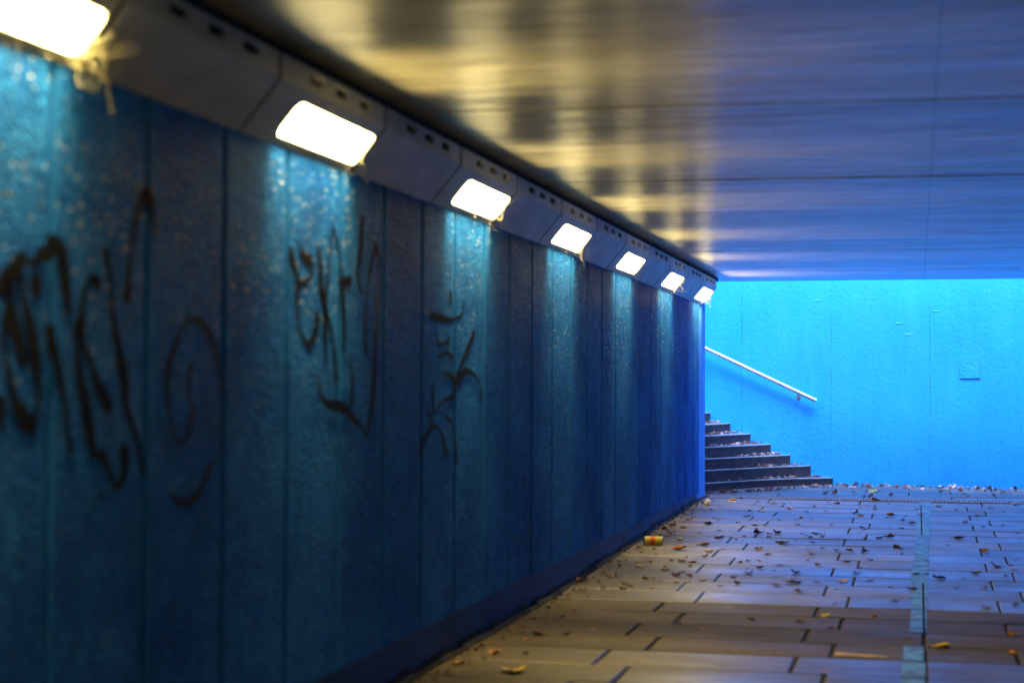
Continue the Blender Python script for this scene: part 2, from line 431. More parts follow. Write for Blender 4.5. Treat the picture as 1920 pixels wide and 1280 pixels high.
mbf.quad(to(lw, (W - .03, endf, PL)), to(lw, (W, endf, PL)), to(lw, (W, endf, TOP)), to(lw, (W - .03, endf, TOP)))
mbf.quad(to(lw, (W - .03, YB, PL)), to(lw, (W - .03, endf, PL)), to(lw, (W, endf, PL)), to(lw, (W, YB, PL)))
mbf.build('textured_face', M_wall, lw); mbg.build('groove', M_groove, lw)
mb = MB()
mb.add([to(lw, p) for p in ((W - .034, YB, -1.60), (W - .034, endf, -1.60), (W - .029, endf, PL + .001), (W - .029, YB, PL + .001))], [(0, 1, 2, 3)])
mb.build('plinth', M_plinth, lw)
mb = MB()
mb.quad(to(lw, (W - .034, endf, -1.6)), to(lw, (W - .004, YE, -1.6)), to(lw, (W - .004, YE, 1.34)), to(lw, (W - .0295, endf, 1.34)))
mb.quad(to(lw, (W - .004, YE, -1.6)), to(lw, (-9.5, YE + .05, -1.6)), to(lw, (-9.5, YE + .05, 2.2)), to(lw, (W - .004, YE, 2.2)))
mb.build('smooth_end_face', M_pil, lw)
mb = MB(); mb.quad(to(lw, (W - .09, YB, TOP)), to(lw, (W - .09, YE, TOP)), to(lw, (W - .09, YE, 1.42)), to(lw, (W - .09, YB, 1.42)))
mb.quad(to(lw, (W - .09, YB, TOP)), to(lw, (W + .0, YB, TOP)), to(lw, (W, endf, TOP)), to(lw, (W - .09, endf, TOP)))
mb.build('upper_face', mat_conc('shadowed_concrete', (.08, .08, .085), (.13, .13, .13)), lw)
# near-black strip along the foot
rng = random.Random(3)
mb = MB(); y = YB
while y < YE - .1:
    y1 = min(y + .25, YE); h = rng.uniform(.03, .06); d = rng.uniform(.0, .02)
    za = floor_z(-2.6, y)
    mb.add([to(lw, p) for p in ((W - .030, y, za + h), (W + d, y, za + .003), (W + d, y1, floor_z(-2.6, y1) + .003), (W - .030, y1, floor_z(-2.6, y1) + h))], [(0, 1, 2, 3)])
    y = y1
mb.build('foot_strip', M_near_black, lw)

# graffiti, traced stroke by stroke onto the wall face
def zA(L): return [(x / 2.098, 350 + y / 2.098) for x, y in L]
def zB(L): return [(500 + x / 2.461, 380 + y / 2.461) for x, y in L]
TAGS = [
 ('graffiti_tag', 'large looping black graffiti scrawl', zA, .062, [
  [(4,430),(12,370),(20,340),(35,380),(45,480),(60,560),(95,700)], [(0,820),(4,890),(6,960)],
  [(80,280),(84,380),(95,460),(120,560),(140,700),(148,790),(140,880),(120,945),(85,890),(60,850),(30,720),(15,600),(25,510),(45,470)],
  [(150,265),(138,320),(135,380),(150,430)], [(210,190),(212,225)], [(212,215),(240,260),(255,400),(270,500)],
  [(186,540),(205,650),(235,750),(260,900),(275,1060)], [(310,600),(318,500),(330,410),(360,360),(385,400)],
  [(412,245),(425,330),(440,500),(465,650),(485,760),(490,850),(530,980),(562,1135)],
  [(305,580),(350,680),(380,780),(432,880)], [(308,590),(300,700),(330,850),(355,1000),(370,1070)],
  [(318,500),(300,560),(310,600)], [(20,345),(45,330),(80,280),(110,300),(150,268),(180,260),(210,200)], [(482,1010),(484,1110),(455,1180),(420,1110),(385,1040)], [(490,460),(500,340),(520,180),(548,60),(568,30),(590,60),(605,200)],
  ]), ('graffiti_tag', 'faint black spray painted ring', zA, .040, [
  [(760,850),(742,960),(705,1010),(680,980),(660,850),(665,700),(700,600),(735,530),(765,518),(810,560),(850,660),(872,800),(865,1000),(820,1120),(760,1230),(700,1240),(660,1190)],
  [(750,690),(740,790),(745,860)]]),
 ('graffiti_tag', 'second black graffiti tag with a hooked tail', zB, .052, [
  [(105,205),(125,290),(150,370),(195,350),(206,310),(195,270),(160,240),(150,190)], [(140,370),(140,480),(155,590),(195,655),(230,570),(225,500)],
  [(305,110),(295,180),(282,300),(270,450),(268,600),(272,745)], [(310,120),(335,250),(345,370),(352,500),(352,640),(345,700)], [(325,365),(350,368),(390,358)],
  [(235,200),(245,300),(252,420),(290,560),(310,700),(320,830)], [(438,55),(432,200),(415,330),(440,430)],
  [(500,190),(485,260),(460,400),(450,560),(455,700)], [(500,190),(515,300),(508,500),(497,700),(490,850),(472,1000),(450,1090)],
  [(233,790),(245,880),(275,930),(350,945),(400,1000),(440,1040),(450,1090)], [(380,700),(390,830),(385,940)]]),
 ('graffiti_tag', 'narrow stacked black graffiti tag', zB, .048, [
  [(755,520),(780,525),(850,540),(900,515),(907,468)], [(846,405),(851,478)], [(785,605),(790,652),(836,640),(836,618)],
  [(788,712),(830,692),(857,722)], [(810,790),(850,800),(866,850),(850,900),(810,915),(770,965),(766,830)],
  [(864,905),(870,830),(920,780),(960,800),(985,850),(990,910)], [(957,595),(920,690),(885,770),(865,820)],
  [(703,1175),(725,1090),(770,1030),(800,1060),(820,1130),(832,1175)], [(822,985),(850,1020),(865,1100),(876,1205)], [(735,960),(760,1000),(740,1070)]])]
def catmull(P, n=6):
    out = []; Q = [P[0]] + P + [P[-1]]
    for i in range(1, len(Q) - 2):
        for k in range(n):
            t = k / n
            out.append(.5 * ((2 * Q[i]) + (Q[i+1] - Q[i-1]) * t + (2*Q[i-1] - 5*Q[i] + 4*Q[i+1] - Q[i+2]) * t*t + (3*Q[i] - Q[i-1] - 3*Q[i+1] + Q[i+2]) * t**3))
    return out + [P[-1]]
rng = random.Random(4)
for name, lab, fn, wd, strokes in TAGS:
    mb = MB(); lay = 0
    for st in strokes:
        P = [on_x(px, py, W) for px, py in fn(st)]; P = [Vector((p.y, p.z)) for p in P]
        C = catmull(P); xo = W + .0020 + .0004 * lay; lay += 1; v = []; f = []
        for i, c in enumerate(C):
            d = C[min(i+1, len(C)-1)] - C[max(i-1, 0)]
            if d.length < 1e-6: d = Vector((0, 1))
            nrm = Vector((-d.y, d.x)).normalized() * wd * .5 * (.75 + .35 * math.sin(i * .23 + lay)) * (.6 if i in (0, len(C) - 1) else 1)
            v += [to(lw, (xo, c.x + nrm.x, c.y + nrm.y)), to(lw, (xo, c.x - nrm.x, c.y - nrm.y))]
            if i: f.append((2*i-2, 2*i-1, 2*i+1, 2*i))
        mb.add(v, f)
    o = mb.build(name, M_faint if 'faint' in lab else M_ink, lw); o['label'] = lab

# ------------------------------------------------------------------ right wall and the rear end of the tunnel
rw = empty('underpass_wall', (WR, 0, -1.565)); tag(rw, 'plain blue painted wall along the other side of the underpass', 'wall')
mb = MB(); o_ = rw.location
def T(P): return Vector(P) - o_
mb.quad(T((WR, YB, -1.6)), T((WR, 22.0, -1.6)), T((WR, 22.0, 1.34)), T((WR, YB, 1.34)))
mb.quad(T((WR, 22.0, -1.6)), T((9.3, 22.0, -1.6)), T((9.3, 22.0, 2.2)), T((WR, 22.0, 2.2)))
mb.quad(T((9.3, 22.0, -1.6)), T((9.3, 24.2, -1.6)), T((9.3, 24.2, 2.4)), T((9.3, 22.0, 2.4)))
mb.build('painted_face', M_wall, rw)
mb = MB(); mb.quad((-2.8, YB, -1.6), (WR + .1, YB, -1.6), (WR + .1, YB, 1.4), (-2.8, YB, 1.4))  # unseen wall added to keep daylight out behind the camera
tag(mb.build('daylight_stop_wall', M_plinth), 'unseen dark blue wall added behind the viewer to keep daylight out', 'wall')

# ceiling slab with a chamfered end edge
mb = MB()
rng = random.Random(2)
P = [(YB - .3, CZ)]; y = 8.22 - 3.02 * 6; dz = 0
while y < YCE - .8:
    if y > YB: dz2 = rng.uniform(-.004, .004); P += [(y - .022, CZ + dz), (y - .012, CZ + .022), (y + .012, CZ + .022), (y + .02, CZ + dz2)]; dz = dz2
    y += 3.02
P += [(YCE - .03, CZ), (YCE, CZ + .03), (YCE, 2.2), (YB - .3, 2.2)]
x0, x1 = -2.72, WR + .12; n = len(P)
def sk(x, y, z): return (x, y + (.05 * x if YB < y < YCE - .5 else 0), z)
v = [sk(x0, y, z) for y, z in P] + [sk(x1, y, z) for y, z in P]
mb.add(v, [tuple(range(n)), tuple(range(n, 2*n))[::-1]] + [(k, k + n, (k+1) % n + n, (k+1) % n) for k in range(n)])
tag(mb.build('ceiling', M_ceil), 'glossy board marked concrete ceiling of the underpass', kind='structure')

# ------------------------------------------------------------------ far retaining wall
rr = empty('retaining_wall', (0, 24.35, -1.42)); tag(rr, 'tall bright blue painted wall facing the tunnel mouth', 'wall')
o2 = rr.location
def T2(P): return Vector(P) - o2
mb = MB()
xs = [-10 + .5 * k for k in range(40)]
v = []; f = []
for i, x in enumerate(xs):
    v += [T2((x, wall_y(x), -1.7)), T2((x, wall_y(x), 2.55)), T2((x, wall_y(x) + .35, 2.55)), T2((x, wall_y(x) + .35, -1.7))]
    if i:
        a = 4 * i - 4; b = 4 * i
        for k in range(3): f.append((a + k, b + k, b + k + 1, a + k + 1))
mb.add(v, f); mb.build('painted_face', M_rear, rr)
# render patch, and little ridges where form ties were filled
def on_wall(px, py): 
    p = on_y(px, py, 24.35)
    for _ in range(3): p = on_y(px, py, wall_y(p.x))
    return p
a = on_wall(1800, 676); b = on_wall(1838, 709)
mb = MB(); t = .016; nx = 9
import itertools
v = []; f = []
rng = random.Random(11)
for iz in range(nx + 1):
    for ix in range(nx + 1):
        x = a.x + (b.x - a.x) * ix / nx; z = a.z + (b.z - a.z) * iz / nx
        e = ix in (0, nx) or iz in (0, nx)
        d = t if e else t + rng.uniform(-.0015, .0015)
        v.append(T2((x, wall_y(x) - d, z)))
for iz in range(nx):
    for ix in range(nx):
        k = iz * (nx + 1) + ix; f.append((k, k + 1, k + nx + 2, k + nx + 1))
mb.add(v, f)
E_ = [T2((a.x, wall_y(a.x) - t, a.z)), T2((b.x, wall_y(b.x) - t, a.z)), T2((b.x, wall_y(b.x) - t, b.z)), T2((a.x, wall_y(a.x) - t, b.z))]
B_ = [T2((a.x, wall_y(a.x) + .01, a.z)), T2((b.x, wall_y(b.x) + .01, a.z)), T2((b.x, wall_y(b.x) + .01, b.z)), T2((a.x, wall_y(a.x) + .01, b.z))]
mb.add(E_ + B_, [(k, (k+1) % 4, (k+1) % 4 + 4, k + 4) for k in range(4)])
mb.build('square_patch', M_rear, rr)
mb = MB()                                   # shadow gap round the patch
for x0_, x1_, z0_, z1_ in ((a.x - .012, a.x, b.z - .012, a.z + .012), (b.x, b.x + .012, b.z - .012, a.z + .012), (a.x, b.x, a.z, a.z + .012), (a.x, b.x, b.z - .012, b.z)):
    mb.quad(*[T2((x_, wall_y(x_) - .002, z_)) for x_, z_ in ((x0_, z0_), (x1_, z0_), (x1_, z1_), (x0_, z1_))])
mb.build('patch_joint', M_pil, rr)
mb = MB()
for px, py, L in ((1686, 605, .10), (1704, 626, .10), (1756, 582, .10), (1533, 562, .10)):
    p = on_wall(px, py); x = p.x; y = wall_y(x)
    mb.add([T2((x - L/2, y - .001, p.z)), T2((x + L/2, y - .001, p.z)), T2((x + L/2, y - .008, p.z - .010)), T2((x - L/2, y - .008, p.z - .010)), T2((x + L/2, y - .001, p.z - .015)), T2((x - L/2, y - .001, p.z - .015))],
           [(0, 1, 2, 3), (3, 2, 4, 5)])
mb.build('form_tie_ridge', M_rear, rr)
# coping above, out of shot
mb = MB(); mb.add([T2((x, wall_y(x) + dy, z)) for x in (-10, 9.5) for dy, z in ((-.05, 2.55), (-.05, 2.65), (.45, 2.65), (.45, 2.55))], [(0,1,5,4),(1,2,6,5),(2,3,7,6),(3,0,4,7),(0,3,2,1),(4,5,6,7)])
mb.build('coping', M_conc, rr)

# upper ground level around the stair well
mb = MB(); gz = 2.22
mb.quad((-60, -60, gz), (60, -60, gz), (60, YCE - .01, gz), (-60, YCE - .01, gz))
mb.quad((-60, YCE - .01, gz), (-9.6, YCE - .01, gz), (-9.6, 60, gz), (-60, 60, gz))
mb.quad((9.4, YCE - .01, gz), (60, YCE - .01, gz), (60, 60, gz), (9.4, 60, gz))
mb.quad((-9.6, 25.2, gz), (9.4, 25.2, gz), (9.4, 60, gz), (-9.6, 60, gz))
tag(mb.build('terrain', M_grass), 'grass at street level above the underpass', kind='structure')

# ------------------------------------------------------------------ stairs: curved steps winding up to the left
st = empty('stairs', (-2.7, 23.4, -1.42)); tag(st, 'flight of dark concrete steps strewn with leaves, rising left of the blue wall', 'stairs')
RC = [  # nosing curves: x, y from the wall end to the hidden side
 [(-1.14, 24.44), (-1.20, 24.36), (-1.45, 24.16), (-1.767, 23.93), (-2.229, 23.33), (-2.701, 22.50), (-3.1, 21.7)],
 [(-1.45, 24.45), (-1.52, 24.36), (-1.72, 24.12), (-1.93, 23.93), (-2.233, 23.40), (-2.723, 22.62), (-3.2, 21.75)],
 [(-1.74, 24.47), (-1.80, 24.36), (-1.95, 24.05), (-2.10, 23.80), (-2.33, 23.42), (-2.76, 22.72), (-3.3, 21.9)],
 [(-2.02, 24.49), (-2.06, 24.36), (-2.18, 24.05), (-2.30, 23.80), (-2.48, 23.45), (-2.78, 22.88), (-3.4, 22.0)],
 [(-2.31, 24.51), (-2.34, 24.36), (-2.42, 24.1), (-2.50, 23.85), (-2.62, 23.5), (-2.82, 23.03), (-3.5, 22.0)],
 [(-2.60, 24.53), (-2.62, 24.36), (-2.68, 24.1), (-2.74, 23.85), (-2.80, 23.6), (-2.95, 23.15), (-3.6, 22.0)]]
TZ = [-1.300, -1.138, -.990, -.842, -.697, -.552]
for k in range(6, 26):
    RC.append([(-2.60 - .29 * (k - 5) + (a[0] + 2.60) * max(.1, 1 - .2 * (k - 5)), a[1]) for a in RC[5]]); TZ.append(-.552 + .148 * (k - 5))
XL = -9.45
o3 = st.location
for k, (C, tz) in enumerate(zip(RC, TZ)):
    C = [Vector((x, y)) for x, y in C]; C = catmull(C, 3)
    C = [Vector((c.x, min(c.y, wall_y(c.x) + .02))) for c in C]
    C = [c for c in C if c.x > XL + .1]
    if len(C) < 3: break
    zb = TZ[k - 1] - .02 if k else -1.6
    mb = MB(); n = len(C); nose = .018
    # riser (material 0) under a tread with a slim nosing (material 1)
    def off(c, i, d):
        t = (C[min(i+1, n-1)] - C[max(i-1, 0)]).normalized(); return c + Vector((-t.y, t.x)) * d
    ins = [off(c, i, -.004) for i, c in enumerate(C)]
    # make sure the inset lies on the uphill side
    if (ins[0] - C[0]).x > 0: ins = [off(c, i, .004) for i, c in enumerate(C)]
    v = [(c.x, c.y, zb) for c in ins] + [(c.x, c.y, tz - .03) for c in ins] + [(c.x, c.y, tz - .03) for c in C] + [(c.x, c.y, tz - .006) for c in C] + [(c.x - .006, c.y, tz) for c in C]
    f = []; fm = []
    for i in range(n - 1):
        for r in range(4):
            f.append((r*n + i, r*n + i + 1, (r+1)*n + i + 1, (r+1)*n + i))
            fm.append(0 if r in (0, 1, 2) else 1)
    base = len(v)
    v += [(c.x - 1.1 if k < 5 else max(XL, c.x - .9), c.y, tz) for c in C]
    for i in range(n - 1): f.append((4*n + i, 4*n + i + 1, base + i + 1, base + i)); fm.append(1)
    v = [Vector(p) - o3 for p in v]
    o = mesh('step', v, f, None, st, mats=[M_riser, M_tread], fm=fm)

# ------------------------------------------------------------------ handrail on the blue wall
a = on_y(1530.5, 751, 24.33); b = on_y(1325, 654, 24.38); d = (b - a).normalized(); b = a + d * 6.2
hr = empty('handrail', tuple(a)); tag(hr, 'sloping stainless steel handrail fixed to the bright blue wall above the steps', 'handrail')
mb = MB(); mb.tube([Vector((0, 0, 0)), (b - a)], .028, 20); o = mb.build('rail', M_steel, hr)
for k, s in enumerate((.28, 1.9, 3.5, 5.1)):
    p = d * s; mb = MB()
    mb.tube([p + Vector((0, .0, -.022)), p + Vector((0, .005, -.06)), p + Vector((0, .03, -.075)), p + Vector((0, .115, -.075))], .009, 10)
    o = mb.build('bracket', M_steel, hr)
    mb = MB(); yw = wall_y(a.x + p.x) - a.y; mb.tube([p + Vector((0, yw - .012, -.075)), p + Vector((0, yw + .01, -.075))], .036, 20)
    pl = mb.build('wall_plate', M_steel, o)

# ------------------------------------------------------------------ wall lights and blank covers under the ceiling
BX, BZ, TZ_ = .17, .205, .305           # bend and top of the section, from the wall foot line
Y0L, MOD = 6.28, 1.36
def loop_rr(u0, u1, v0, v1, r, n=6):
    out = []
    for cx, cy, a0 in ((u1 - r, v1 - r, 0), (u0 + r, v1 - r, 90), (u0 + r, v0 + r, 180), (u1 - r, v0 + r, 270)):
        for k in range(n): a = R(a0 + 90 * k / (n - 1)); out.append((cx + r * math.cos(a), cy + r * math.sin(a)))
    return out
SL = math.hypot(BX, BZ)
def slant(u, v, dep=0):      # u along the tunnel, v up the slanted face, dep inwards
    return Vector((BX * v / SL - dep * BZ / SL, u, BZ * v / SL + dep * BX / SL))
def housing(lit, L):
    mb = MB(); g = .012
    a, b = g, L - g
    if lit:
        hole = loop_rr(.325, 1.365 - 0.0 if L > 1.4 else 1.345 - .0, .042, .205, .045); hole = loop_rr(.320, min(1.335, b - .01), .040, .212, .045)
        n = 6; v = [slant(u, w_) for u, w_ in hole]; nh = len(v)
        co = [slant(b, SL), slant(a, SL), slant(a, 0), slant(b, 0)]; v += co; f = []
        for c in range(4):
            for k in range(n - 1): f.append((c*n + k, c*n + k + 1, nh + c)[::-1])
            f.append((c*n + n - 1, ((c+1) % 4) * n, nh + (c+1) % 4, nh + c)[::-1])
        mb.add(v, f)
    else: mb.quad(slant(a, 0), slant(b, 0), slant(b, SL), slant(a, SL))
    # upright face with three slots
    zb, zt = BZ, TZ_; s0, s1 = zb + .038, zb + .074
    sl_ = [(.34, .50), (.66, .82), (.98, 1.14)]
    mb.quad((BX, a, zb), (BX, b, zb), (BX, b, s0), (BX, a, s0)); mb.quad((BX, a, s1), (BX, b, s1), (BX, b, zt), (BX, a, zt))
    e = a
    for p, q in sl_ + [(b, b)]:
        mb.quad((BX, e, s0), (BX, p, s0), (BX, p, s1), (BX, e, s1))
        if p < b: mb.quad((BX, p, s0), (BX, q, s0), (BX - .02, q, s0), (BX - .02, p, s0)); mb.quad((BX, q, s0), (BX, q, s1), (BX - .02, q, s1), (BX - .02, q, s0))
        e = q
    mb.quad((BX, a, zt), (BX, b, zt), (0, b, zt), (0, a, zt))
    mb.quad((BX - .02, a, s0 - .01), (BX - .02, b, s0 - .01), (BX - .02, b, s1 + .01), (BX - .02, a, s1 + .01), 1)
    for y in (a, b): mb.add([(0, y, 0), (BX, y, BZ), (BX, y, TZ_), (0, y, TZ_)], [(0, 1, 2, 3)], 1)  # end caps coloured black as shade in the joints between modules
    return mb
def make_light():
    t = empty('wall_light')
    housing(True, MOD).build('housing', M_house, t, mats=[M_house, M_near_black])
    hole = loop_rr(.320, min(1.335, MOD - .022), .040, .212, .045); n = len(hole); dep = DEP
    v = [slant(u, w_) for u, w_ in hole] + [slant(u, w_, dep) for u, w_ in hole]
    mesh('reflector', v, [(k, (k+1) % n, (k+1) % n + n, k + n) for k in range(n)], M_inner, t)
    v = [slant(u, w_, dep) for u, w_ in hole]; mesh('diffuser', v, [tuple(range(n))[::-1]], M_lamp, t)
    return t
DEP = .012
lightn = ['second', 'third', 'fourth', 'fifth', 'sixth']
first = make_light(); cover = empty('cover_box'); housing(False, MOD).build('housing', M_house, cover, mats=[M_house, M_near_black])
def copy_tree(o):
    c = o.copy(); COL.objects.link(c)
    for ch in o.children:
        d = ch.copy(); COL.objects.link(d); d.parent = c
    return c
LLAB = {-1: 'largest glowing light, cut off by the top left corner', 0: 'second glowing light from the top left, whole and above the hooked graffiti tag',
        1: 'third glowing light from the left, above the narrow stacked graffiti', 2: 'fourth glowing light from the left, with cobwebs hanging beneath it', 3: 'fifth glowing light from the left, small and between blank covers',
        4: 'sixth glowing light from the left, last but one before the tunnel mouth', 5: 'farthest smallest glowing light at the tunnel mouth corner'}
CLAB = {-2: 'blank grey cover left of the largest light', -1: 'large dark blank cover between the largest light and the second light', 0: 'blank grey cover between the second and third lights', 1: 'blank grey cover between the third and fourth lights',
        2: 'blank cover between the fourth and fifth lights', 3: 'blank cover between the fifth and sixth lights', 4: 'small blank cover between the last two lights'}
usedL = usedC = False
for k in range(-6, 6):
    y = Y0L + 2 * MOD * k
    t = first if not usedL else copy_tree(first); usedL = True
    t.location = (W, y, .99)
    tag(t, LLAB.get(k, '%s wall light behind the viewer, out of the picture' % {-2:'nearest',-3:'second nearest',-4:'third nearest',-5:'fourth nearest',-6:'rearmost'}.get(k)), 'wall light', 'row of wall lights under the ceiling')
    if k < 5:
        c = cover if not usedC else copy_tree(cover); usedC = True
        c.location = (W, y + MOD, .99)
        tag(c, CLAB.get(k, '%s blank cover behind the viewer, out of the picture' % {-3:'nearest',-4:'second nearest',-5:'third nearest',-6:'rearmost'}.get(k)), 'cover box', 'blank covers between the wall lights')

# the tubes: each luminaire throws its light across the passage, its end shields keep it off the sides
ld = bpy.data.lights.new('tube_light', 'AREA'); ld.shape = 'RECTANGLE'; ld.size = .98; ld.size_y = .15
ld.energy = LAMP_W; ld.color = LAMP_COL; ld.use_nodes = True
t_ = ld.node_tree; em = next(n for n in t_.nodes if n.type == 'EMISSION')
ge = t_.nodes.new('ShaderNodeNewGeometry'); sx_ = t_.nodes.new('ShaderNodeSeparateXYZ'); t_.links.new(ge.outputs['Incoming'], sx_.inputs[0])
ab = t_.nodes.new('ShaderNodeMath'); ab.operation = 'ABSOLUTE'; t_.links.new(sx_.outputs[1], ab.inputs[0])
mr = t_.nodes.new('ShaderNodeMapRange'); mr.interpolation_type = 'SMOOTHSTEP'
for i, v_ in enumerate((.14, .48, 1.0, .03)): mr.inputs[i + 1].default_value = v_
t_.links.new(ab.outputs[0], mr.inputs[0]); t_.links.new(mr.outputs[0], em.inputs['Strength'])
nrm_ = Vector((BZ / SL, 0, -BX / SL)); xd = Vector((0, 1, 0)); zd = -nrm_; yd = zd.cross(xd)
for k in range(-3, 6):
    lo = bpy.data.objects.new('tube_light', ld); COL.objects.link(lo)
    c_ = Vector((W, Y0L + 2 * MOD * k, .99)) + slant(.8275, .126, -.002)
    lo.matrix_world = Matrix.Translation(c_) @ Matrix((xd, yd, zd)).transposed().to_4x4()

le = ld.copy(); le.name = 'tube_light_extra_spill'      # the last one is given extra spill, added to light the far wall too
for n_ in le.node_tree.nodes:
    if n_.type == 'MAP_RANGE': n_.inputs[4].default_value = .15
lo.data = le
# black strip added as painted shade in the gap over the luminaires
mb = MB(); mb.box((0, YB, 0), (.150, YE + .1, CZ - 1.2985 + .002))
cd = mb.build('gap_shade_strip', M_near_black); cd.location = (W, 0, 1.2985); tag(cd, 'black strip added as shade in the gap between the lights and the ceiling', 'shade strip')

# ------------------------------------------------------------------ cobwebs around the lights
rng = random.Random(21)
for k in range(-1, 6):
    y = Y0L + 2 * MOD * k + 1.30
    big = {-1: 60, 0: 12, 1: 12, 2: 14, 3: 6, 4: 8, 5: 22}[k]
    mb = MB(); base = Vector((W, y, .99))
    for s in range(big):
        u = rng.uniform(-.85, .05) if s % 3 == 0 else rng.gauss(.0, .11) + .02 * (k % 3)
        p0 = Vector((rng.uniform(.03, .10), u, 0)); p0.z = p0.x * BZ / BX - .004
        if s % 4 == 0: p1 = p0 + Vector((rng.uniform(.02, .12), rng.uniform(.05, .50 if k == -1 else .25), rng.uniform(-.02, .16)))
        else: p1 = p0 + Vector((rng.uniform(-.03, .05), rng.uniform(-.08, .12), -rng.uniform(.03, .13) * rng.choice((.4, .8, 1.3)) * (1.5 if k == -1 else 1)))
        pts = []
        for i in range(6):
            q = i / 5; pts.append(p0.lerp(p1, q) + Vector((rng.uniform(-.006, .006), rng.uniform(-.008, .008), rng.uniform(-.006, .006) - .02 * math.sin(q * 3.1))))
        mb.tube(pts, rng.uniform(.0005, .0010) * (1.3 if k == -1 else 1), 4)
    o = mb.build('cobweb', M_web); o.location = base
    tag(o, ['wispy cobweb strands beside the largest light in the top left corner', 'cobweb strands at the lower edge of the second light', 'cobweb strands crossing the corner of the third light',
            'cobweb strands hanging below the fourth light', 'faint cobweb strands below the fifth light', 'cobweb strands around the sixth light', 'bright cobweb tuft below the farthest light at the tunnel mouth'][k + 1], 'cobweb', 'cobwebs hanging from the wall lights')

# ------------------------------------------------------------------ leaves
def leaf_mesh(seed, lobes, curl):
    r = random.Random(seed); n = 22; v = [(0, 0, 0)]; f = []
    for ring, s in ((1, .55), (2, 1.0)):
        for k in range(n):
            a = 2 * math.pi * k / n
            rad = (.5 + .22 * abs(math.cos(a * lobes / 2)) ** 1.3 * (1 if lobes else 0)) * (1 + .15 * r.uniform(-1, 1))
            x = math.cos(a) * rad * s; y = math.sin(a) * rad * s * (.7 if lobes else .42)
            z = curl * .55 * (y * y * 1.6 + .4 * x * x * (1 if x > 0 else .2)) + r.uniform(-.03, .03) * s
            v.append((x, y, z + .03))
    for k in range(n):
        m = (k + 1) % n; f.append((0, 1 + k, 1 + m)); f.append((1 + k, 1 + n + k, 1 + n + m, 1 + m))
    b = len(v); v += [(-.40, .012, .03), (-.40, -.012, .03), (-.85, -.012 + .1, .12), (-.85, .012 + .1, .12)]; f.append((b, b+1, b+2, b+3))
    return v, f
LV = [leaf_mesh(1, 5, 1.1), leaf_mesh(2, 5, 1.9), leaf_mesh(3, 0, 1.4), leaf_mesh(4, 0, 2.6), leaf_mesh(5, 3, 1.3), leaf_mesh(6, 3, 2.4)]
def leaf_proto(i, mat):
    o = mesh('fallen_leaf', *LV[i], mat, smooth=True); return o
protos = {}
def place_leaf(x, y, size, i, mat, rot, label, group, rx=0, ry=0, dz=0):
    key = (i, mat.name)
    if key not in protos: protos[key] = leaf_proto(i, mat); o = protos[key]
    else: o = protos[key].copy(); COL.objects.link(o)
    o.location = (x, y, floor_z(x, y) + .004 + dz); size *= 1.12; o.scale = (size, size, size * .7); o.rotation_euler = (rx, ry, rot)
    tag(o, label, 'leaf', group); return o
def floor_pt(px, py):
    p = on_z(px, py, -1.55)
    for _ in range(4): p = on_z(px, py, floor_z(p.x, p.y))
    return p
rng = random.Random(77)
G1 = 'dead leaves scattered over the paving'
SPEC = [(962, 1260, .13, M_lyellow, 4, 'bright yellow leaf on the floor near the bottom edge, below the graffiti wall'),
 (1298, 1053, .085, M_lorange, 0, 'orange leaf alone on the slabs to the lower right of the drink can'),
 (1274, 1030, .10, M_lorange, 1, 'large ochre leaf just right of and below the drink can'),
 (1318, 1022, .10, M_lorange, 4, 'curled ochre leaf second to the right of the drink can'),
 (1253, 1025, .06, M_lyellow, 2, 'small yellow leaf touching distance right of the drink can'),
 (1199, 1063, .06, M_lyellow, 0, 'small yellow leaf on the slabs below the drink can'),
 (1069, 1113, .05, M_lyellow, 2, 'tiny yellow leaf near the wall foot left of the paving seam'),
 (1174, 1028, .07, M_lyellow, 1, 'yellow leaf at the wall foot just left of the drink can'),
 (1765, 1213, .08, M_lyellow, 4, 'yellow leaf right of the pale blue floor line near the bottom'),
 (1548, 1155, .06, M_lyellow, 0, 'small yellow leaf on the dull slabs left of the pale blue line'),
 (1486, 1093, .10, M_lbrown, 0, 'tan leaf alone on the blue lit slabs left of the line'),
 (1640, 938, .10, M_lorange, 1, 'orange leaf lying on the drainage channel near its middle'),
 (1637, 922, .12, M_lyellow, 0, 'yellow leaf at the foot of the bright blue wall'),
 (1901, 946, .10, M_lorange, 1, 'orange brown leaf by the right edge on the channel'),
 (1545, 1260, .05, M_lorange, 3, 'small orange leaf upright on a slab joint by the bottom edge'),
 (1272, 1050, .05, M_lbrown, 3, 'brown scrap of leaf just left of the lone orange leaf')]
for px, py, s, m, i, lab in SPEC:
    p = floor_pt(px, py); place_leaf(p.x, p.y, s, i, m, rng.uniform(0, 6.28), lab, G1, ry=rng.uniform(-.2, .2))
def LZ(x, y):
    side = 'left of the pale blue line' if x < 0 else 'right of the pale blue line'
    if x < -1.7: side = 'near the graffiti wall'
    z = 'on the nearest slabs' if y < 10 else 'on the dull brown slabs' if y < 12.3 else 'just past the brown slabs' if y < 15 else 'halfway to the drainage channel' if y < 18.5 else 'close to the drainage channel' if y < 21.5 else 'beyond the drainage channel'
    return 'small dead leaf %s, %s' % (z, side)
